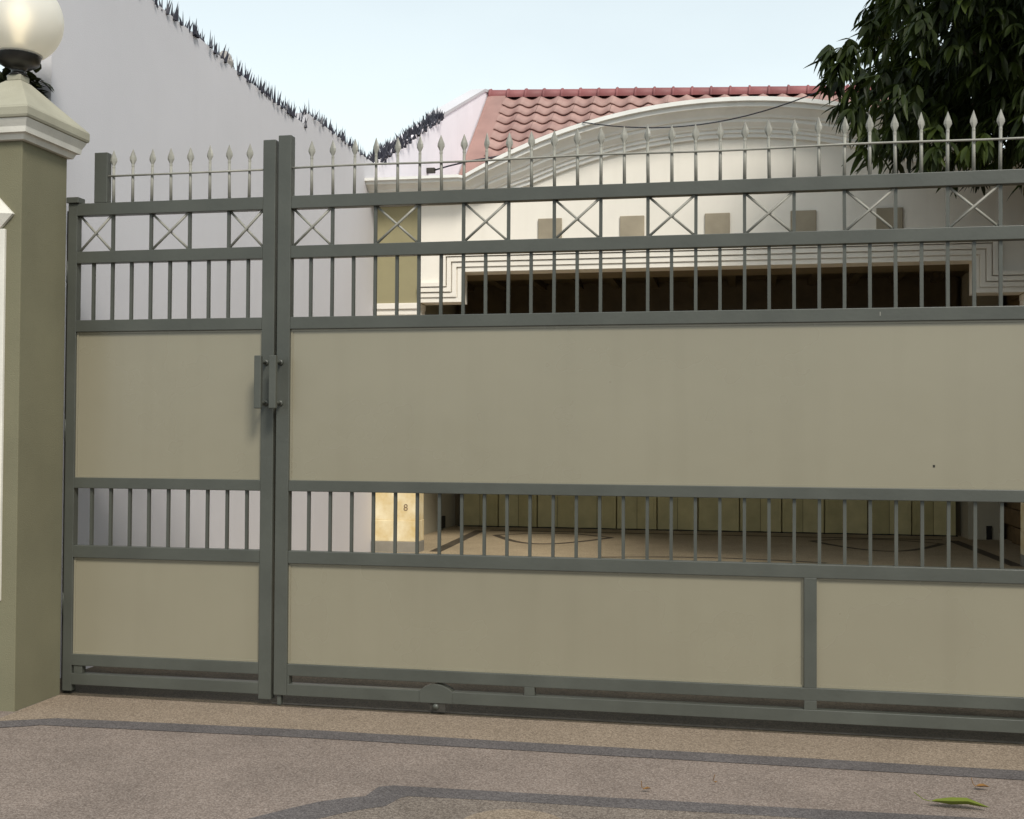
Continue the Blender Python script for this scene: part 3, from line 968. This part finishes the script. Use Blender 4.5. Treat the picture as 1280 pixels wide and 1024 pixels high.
# right gate pillar (out of frame, same make)
P2 = thing('gate_pillar', 'plain olive gate pillar at the far right end of the sliding gate', 'pillar', (2.40, -0.2, 0))
MB().box(2.20, 2.60, -.40, -.012, -.03, 2.90).build('shaft', 'pillar_olive', P2, bevel=.004)
MB().box(2.11, 2.69, -.49, .08, 2.9002, 3.03).build('cap_slab', 'trim_white', P2, bevel=.02)

# walls beyond the frame that close the plot
sw = MB().box(-9.0, -3.902, -.30, -.10, -.03, 2.35).box(-9.0, -3.93, -.34, -.06, 2.3502, 2.43).build('street_wall', 'pillar_olive')
tag(sw, 'olive street wall with flat coping running left from the lamp pillar', 'wall')
sw = MB().box(2.602, 9.0, -.30, -.10, -.03, 2.35).box(2.70, 9.0, -.34, -.06, 2.3502, 2.43).build('street_wall', 'pillar_olive')
tag(sw, 'olive street wall with flat coping running right from the plain gate pillar', 'wall')
sw = MB().box(3.122, 3.322, -.098, 5.998, -.05, 2.9).build('boundary_wall', 'wall_white')
tag(sw, 'white boundary wall along the right side of the yard', 'wall')

# ------------------------------------------------------------------ mango tree
T = thing('mango_tree', 'dark green mango tree with drooping leaves over the yard, right of the roof', 'tree', (2.92, 4.3, 0.12))
rnd = random.Random(21)
def branch(p0, p1, r0, r1, sag=.15, n=6):
    p0, p1 = Vector(p0), Vector(p1)
    side = Vector((rnd.uniform(-1, 1), rnd.uniform(-1, 1), rnd.uniform(-.3, .6))) * (p1 - p0).length * .08
    pts = []
    for k in range(n + 1):
        t_ = k / n
        pts.append(p0.lerp(p1, t_) + side * math.sin(math.pi * t_) + Vector((0, 0, sag * math.sin(math.pi * t_))))
    return pts, [r0 + (r1 - r0) * k / n for k in range(n + 1)]
mb = MB()
tp = [(2.92, 4.3, 0.0), (2.93, 4.28, .8), (2.97, 4.3, 1.6), (3.03, 4.25, 2.6), (3.12, 4.25, 3.2)]
mb.tube(tp, [.15, .12, .11, .10, .10], 12)
limbs = [(2.1, 4.3, 4.3), (2.3, 4.6, 4.9), (2.7, 3.8, 4.2), (3.2, 4.2, 5.6), (4.3, 3.6, 4.7), (4.4, 4.7, 4.8), (2.6, 4.4, 5.3), (1.8, 4.5, 4.6)]
for q in limbs:
    pts, rr = branch(tp[-1], q, .085, .02, .25)
    mb.tube(pts, rr, 8)
    for j in range(3):
        e_ = Vector(q) + Vector((rnd.uniform(-.6, .6), rnd.uniform(-.5, .5), rnd.uniform(-.3, .4)))
        pts2, rr2 = branch(pts[3], e_, .03, .008, .1)
        mb.tube(pts2, rr2, 6)
mb.build('trunk', 'bark', T, smooth=True)

def leaf_verts(L, W, bend, fold):
    """lance-shaped leaf along +x, drooping"""
    st = [(0, .06), (.14, .55), (.38, 1.0), (.66, .82), (.88, .38), (1.0, .02)]
    v = []
    for t_, w_ in st:
        x_ = L * t_; z_ = -bend * L * t_ * t_
        hw = W * w_ / 2
        v += [(x_, -hw, z_ + fold * hw), (x_, 0, z_), (x_, hw, z_ + fold * hw)]
    f = []
    for k in range(len(st) - 1):
        i = 3 * k
        f += [(i, i + 1, i + 4, i + 3), (i + 1, i + 2, i + 5, i + 4)]
    return v, f
LEAVES = [leaf_verts(1.0, w_, b_, fo_) for w_, b_, fo_ in ((.23, .12, .35), (.20, .28, .45), (.26, .05, .25), (.21, .4, .5))]
LME = []
for v, f in LEAVES:
    me = bpy.data.meshes.new('leaf'); me.from_pydata(v, [], f)
    me.materials.append(MAT['mango_leaf'])
    for p in me.polygons: p.use_smooth = True
    LME.append(me)

# whorl centres spread through an uneven crown volume
def inside(p):
    c = Vector((3.28, 4.05, 4.92))
    q = Vector((abs(p.x - c.x) / 2.28, abs(p.y - c.y) / 1.75, abs(p.z - c.z) / 1.62))
    n_ = noise.noise(p * 1.25) * .20 + noise.noise(p * 2.9) * .16
    shade_lobe = Vector(((p.x - 4.2) / 1.5, (p.y - 4.5) / 1.45, (p.z - 3.6) / 1.4))  # low lobe out of frame, added to block sky and darken the facade
    if shade_lobe.length + n_ < 1.0:
        return True
    return (q.x ** 2.8 + q.y ** 2.8 + q.z ** 2.8) ** (1 / 2.8) + n_ < 1.0
cent = []
tries = 0
while len(cent) < 4300 and tries < 120000:
    tries += 1
    p = Vector((rnd.uniform(.5, 6.0), rnd.uniform(2.0, 5.85), rnd.uniform(2.0, 6.7)))
    if inside(p):
        cent.append(p)
for k in range(420):
    p = Vector((rnd.uniform(1.25, 3.2), rnd.uniform(3.2, 5.6), rnd.uniform(3.62, 4.9)))
    if p.x > 1.35 + noise.noise(p * 2) * .35:
        cent.append(p)
for k in range(260):
    cent.append(Vector((rnd.uniform(1.9, 3.8), rnd.uniform(4.9, 5.75), rnd.uniform(3.75, 5.2))))  # extra whorls close to the facade, added to shade its right end
# hanging sprays at the lower left edge seen against the facade
for q in ((.60, 3.05, 4.03), (.66, 3.2, 4.2), (.72, 3.3, 4.32), (.66, 3.0, 4.0), (.76, 3.0, 3.85), (.82, 2.9, 3.72), (.85, 2.9, 3.52), (.92, 2.9, 3.45), (1.05, 2.8, 3.55), (.85, 3.3, 4.1), (.85, 3.2, 4.3), (1.3, 2.7, 3.36), (1.55, 2.6, 3.42), (1.35, 2.8, 3.5), (.9, 3.1, 3.8), (1.0, 2.9, 3.9), (1.15, 2.8, 3.7)):
    for j in range(3):
        cent.append(Vector(q) + Vector((rnd.uniform(-.08, .08), rnd.uniform(-.15, .15), rnd.uniform(-.07, .07))))
def low(p):                      # the crown is clipped clear of the yard, a little above the gate
    return p.x < 2.7 and p.z < 1.4 + (p.y + 5.65) * 0.2087 + .20
cent = [p for k, p in enumerate(cent) if not low(p) or k % 12 == 0 or k >= len(cent) - 48]
leaves = []
cc = Vector((3.3, 4.0, 4.6))
for p in cent:
    outd = (p - cc); outd.z *= .3
    if outd.length < .05:
        outd = Vector((1, 0, 0))
    outd.normalize()
    n_ = rnd.randint(6, 10)
    for k in range(n_):
        a = 2 * math.pi * k / n_ + rnd.uniform(-.3, .3)
        d = (Vector((math.cos(a), math.sin(a), 0)) * rnd.uniform(.45, 1.0) + outd * .5 + Vector((0, 0, -rnd.uniform(.25, 1.5)))).normalized()
        up = Vector((rnd.uniform(-.4, .4), rnd.uniform(-.4, .4), 1))
        yv = up.cross(d)
        if yv.length < .05:
            yv = Vector((0, 1, 0)).cross(d)
        yv.normalize()
        zv = d.cross(yv).normalized()
        L = rnd.uniform(.13, .225)
        mtx = Matrix(((d.x * L, yv.x * L, zv.x * L, p.x), (d.y * L, yv.y * L, zv.y * L, p.y), (d.z * L, yv.z * L, zv.z * L, p.z), (0, 0, 0, 1)))
        leaves.append((mtx, rnd.randrange(4)))
# the 300 leaves that show largest become leaves of their own, the rest one mass
def seen(mtx):
    d = mtx.translation - CAM
    z = d.dot(_f)
    x = 640 + 1452.9 * d.dot(_r) / z; y = 512 - 1452.9 * d.dot(_u) / z
    if not (-10 < x < 1290 and -10 < y < 300):
        return 99
    return z - (0.8 if x < 1110 else 0)
order = sorted(range(len(leaves)), key=lambda i: seen(leaves[i][0]))
single = set(order[:290])
V, F = [], []
for i, (mtx, kk) in enumerate(leaves):
    if i in single:
        put('leaf', LME[kk], None, T, matrix=mtx)
    else:
        v, f = LEAVES[kk]
        i0 = len(V)
        V += [tuple(mtx @ Vector(q)) for q in v]
        F += [tuple(i0 + a for a in q) for q in f]
me = bpy.data.meshes.new('crown'); me.from_pydata(V, [], F)
for p in me.polygons: p.use_smooth = True
cr = put('crown', me, 'mango_leaf', T)
cr['kind'] = 'stuff'

# ------------------------------------------------------------------ palm behind the pillar
PT = thing('palm_plant', 'dark feathery palm behind the globe lamp and pillar', 'plant', (-4.45, 0.35, 0))
mb = MB()
for k in range(5):
    a = k * 1.26
    mb.tube([(-4.45 + .06 * math.cos(a), .35 + .06 * math.sin(a), 0), (-4.45 + .10 * math.cos(a), .35 + .10 * math.sin(a), 1.5), (-4.45 + .10 * math.cos(a), .35 + .10 * math.sin(a), 2.9)], [.035, .028, .02], 8)
mb.build('stem', 'bark', PT, smooth=True)
def frond(base, az, length, rise, droop):
    m_ = MB(); pts = []
    for k in range(11):
        t_ = k / 10
        hh = length * t_
        pts.append(Vector((base[0] + math.cos(az) * hh * .8, base[1] + math.sin(az) * hh * .8, base[2] + rise * t_ - droop * t_ * t_)))
    m_.tube(pts, [.012 - .0009 * k for k in range(11)], 5)
    side = Vector((-math.sin(az), math.cos(az), 0))
    for k in range(40):
        t_ = .12 + .86 * k / 39
        i = min(9, int(t_ * 10)); q = pts[i].lerp(pts[i + 1], t_ * 10 - i)
        fw = (pts[i + 1] - pts[i]).normalized()
        for sg in (-1, 1):
            L = .34 * math.sin(math.pi * min(1, t_ * .85 + .12)) + .06
            d = (side * sg + fw * .8 + Vector((0, 0, -.25 + rnd.uniform(-.12, .12)))).normalized()
            wv = d.cross(Vector((0, 0, 1))).normalized() * .013
            if (q + d * L).x > -4.03:
                continue
            j = len(m_.v)
            m_.v += [tuple(q), tuple(q + d * L * .45 + wv), tuple(q + d * L - Vector((0, 0, .05))), tuple(q + d * L * .45 - wv)]
            m_.f.append((j, j + 1, j + 2, j + 3))
    return m_.build('frond', 'palm_leaf', PT)
for k in range(16):
    a = k * 2.399
    if -1.75 < (a + math.pi) % (2 * math.pi) - math.pi < 1.75:
        a += math.pi
    frond((-4.45 + rnd.uniform(-.1, .1), .35 + rnd.uniform(-.1, .1), rnd.uniform(2.45, 2.85)), a, rnd.uniform(.9, 1.25), rnd.uniform(.9, 1.5), rnd.uniform(.5, 1.1))

# dark broad-leaved shrub squeezed between the pillar and the end of the wall
SB = thing('shrub', 'dark leafy shrub top showing between the lamp pillar and the white wall', 'shrub', (-4.08, 0.12, 0))
MB().tube([(-4.08, .12, 0), (-4.10, .12, 1.5), (-4.04, .12, 2.9), (-3.98, .12, 3.3)], [.03, .025, .018, .01], 7).build('stem', 'bark', SB, smooth=True)
V, F = [], []
for k in range(900):
    p = Vector((rnd.uniform(-4.12, -3.83), rnd.uniform(.085, .165), rnd.uniform(2.9, 3.47)))
    if p.z > 3.40 - .9 * max(0.0, p.x + 3.91) + .05 * math.sin(p.x * 60):
        continue
    a = rnd.uniform(0, 6.28)
    d = Vector((math.cos(a), math.sin(a) * .2, -rnd.uniform(-.3, .8))).normalized()
    yv = Vector((0, 0, 1)).cross(d).normalized(); zv = d.cross(yv)
    L = rnd.uniform(.07, .12)
    mtx = Matrix(((d.x * L, yv.x * L * 1.9, zv.x * L, p.x), (d.y * L, yv.y * L * 1.9, zv.y * L, p.y), (d.z * L, yv.z * L * 1.9, zv.z * L, p.z), (0, 0, 0, 1)))
    v, f = LEAVES[k % 4]
    i0 = len(V)
    V += [tuple(mtx @ Vector(q)) for q in v]
    F += [tuple(i0 + a_ for a_ in q) for q in f]
me = bpy.data.meshes.new('foliage'); me.from_pydata(V, [], F)
put('foliage', me, 'palm_leaf', SB)['kind'] = 'stuff'

# ------------------------------------------------------------------ cables
def cable(name, pts, r_, label):
    o = MB().tube(pts, r_, 6).build(name, 'cable_black', None, smooth=True)
    return tag(o, label, 'cable')
cp = []
for k in range(25):
    t_ = k / 24
    x = -1.55 + (1.9 + 1.55) * t_
    cp.append((x, 5.68 - .9 * t_, 4.485 + .50 * t_ ** 1.5 - .32 * math.sin(math.pi * min(1, t_)) * (1 - .25 * t_)))
cable('overhead_cable', cp, .006, 'thin black cable sagging in front of the arched cornice into the tree')
cp = [(-3.70, 8.08, 4.635), (-3.5, 8.0, 4.66), (-3.2, 7.8, 4.66), (-2.8, 7.4, 4.60), (-2.3, 6.8, 4.5), (-1.9, 6.3, 4.45)]
cable('roof_cable', cp, .010, 'short dark cable running from the parapet bracket to behind the cornice')

# ------------------------------------------------------------------ fallen leaves
def fallen(name, x, y, L, W, rot, m, label, curl=.12):
    m_ = MB()
    st = [(0, .03), (.10, .45), (.35, 1.0), (.62, .9), (.85, .45), (1.0, .02)]
    for t_, w_ in st:
        for s_ in (-1, -.5, 0, .5, 1):
            m_.v.append(((t_ - .5) * L, s_ * W * w_ / 2, .012 + .03 * L * math.cos(t_ * 5) ** 2 + curl * abs(s_) * W * w_ * .8))
    for k in range(len(st) - 1):
        for q in range(4):
            m_.f.append((5 * k + q, 5 * k + q + 1, 5 * k + 6 + q, 5 * k + 5 + q))
    m_.tube([(-.5 * L, 0, .012 + .03 * L), (-.62 * L, .01, .02), (-.78 * L, .05 * L, .045)], .0016, 5)
    o = m_.build(name, m, None, smooth=True)
    o.location = (x, y, 0.002)
    o.rotation_euler = (0, 0, R(rot))
    return tag(o, label, 'leaf')
fallen('fallen_leaf', .805, -1.005, .21, .05, -4, 'fresh_leaf', 'long yellow-green fallen leaf lying on the paving at lower right', .5)
fallen('fallen_leaf', .935, -.745, .055, .028, 5, 'leaf_brown', 'small brown dry leaf on the paving behind the yellow-green leaf', .4)
fallen('fallen_leaf', -.362, -1.05, .034, .018, 30, 'leaf_brown', 'tiny tan dry leaf alone on the paving below the middle of the gate', .4)
fallen('fallen_leaf', -.10, -.90, .018, .009, 70, 'leaf_brown', 'speck of dark dry leaf on the paving near the first dark band', .4)
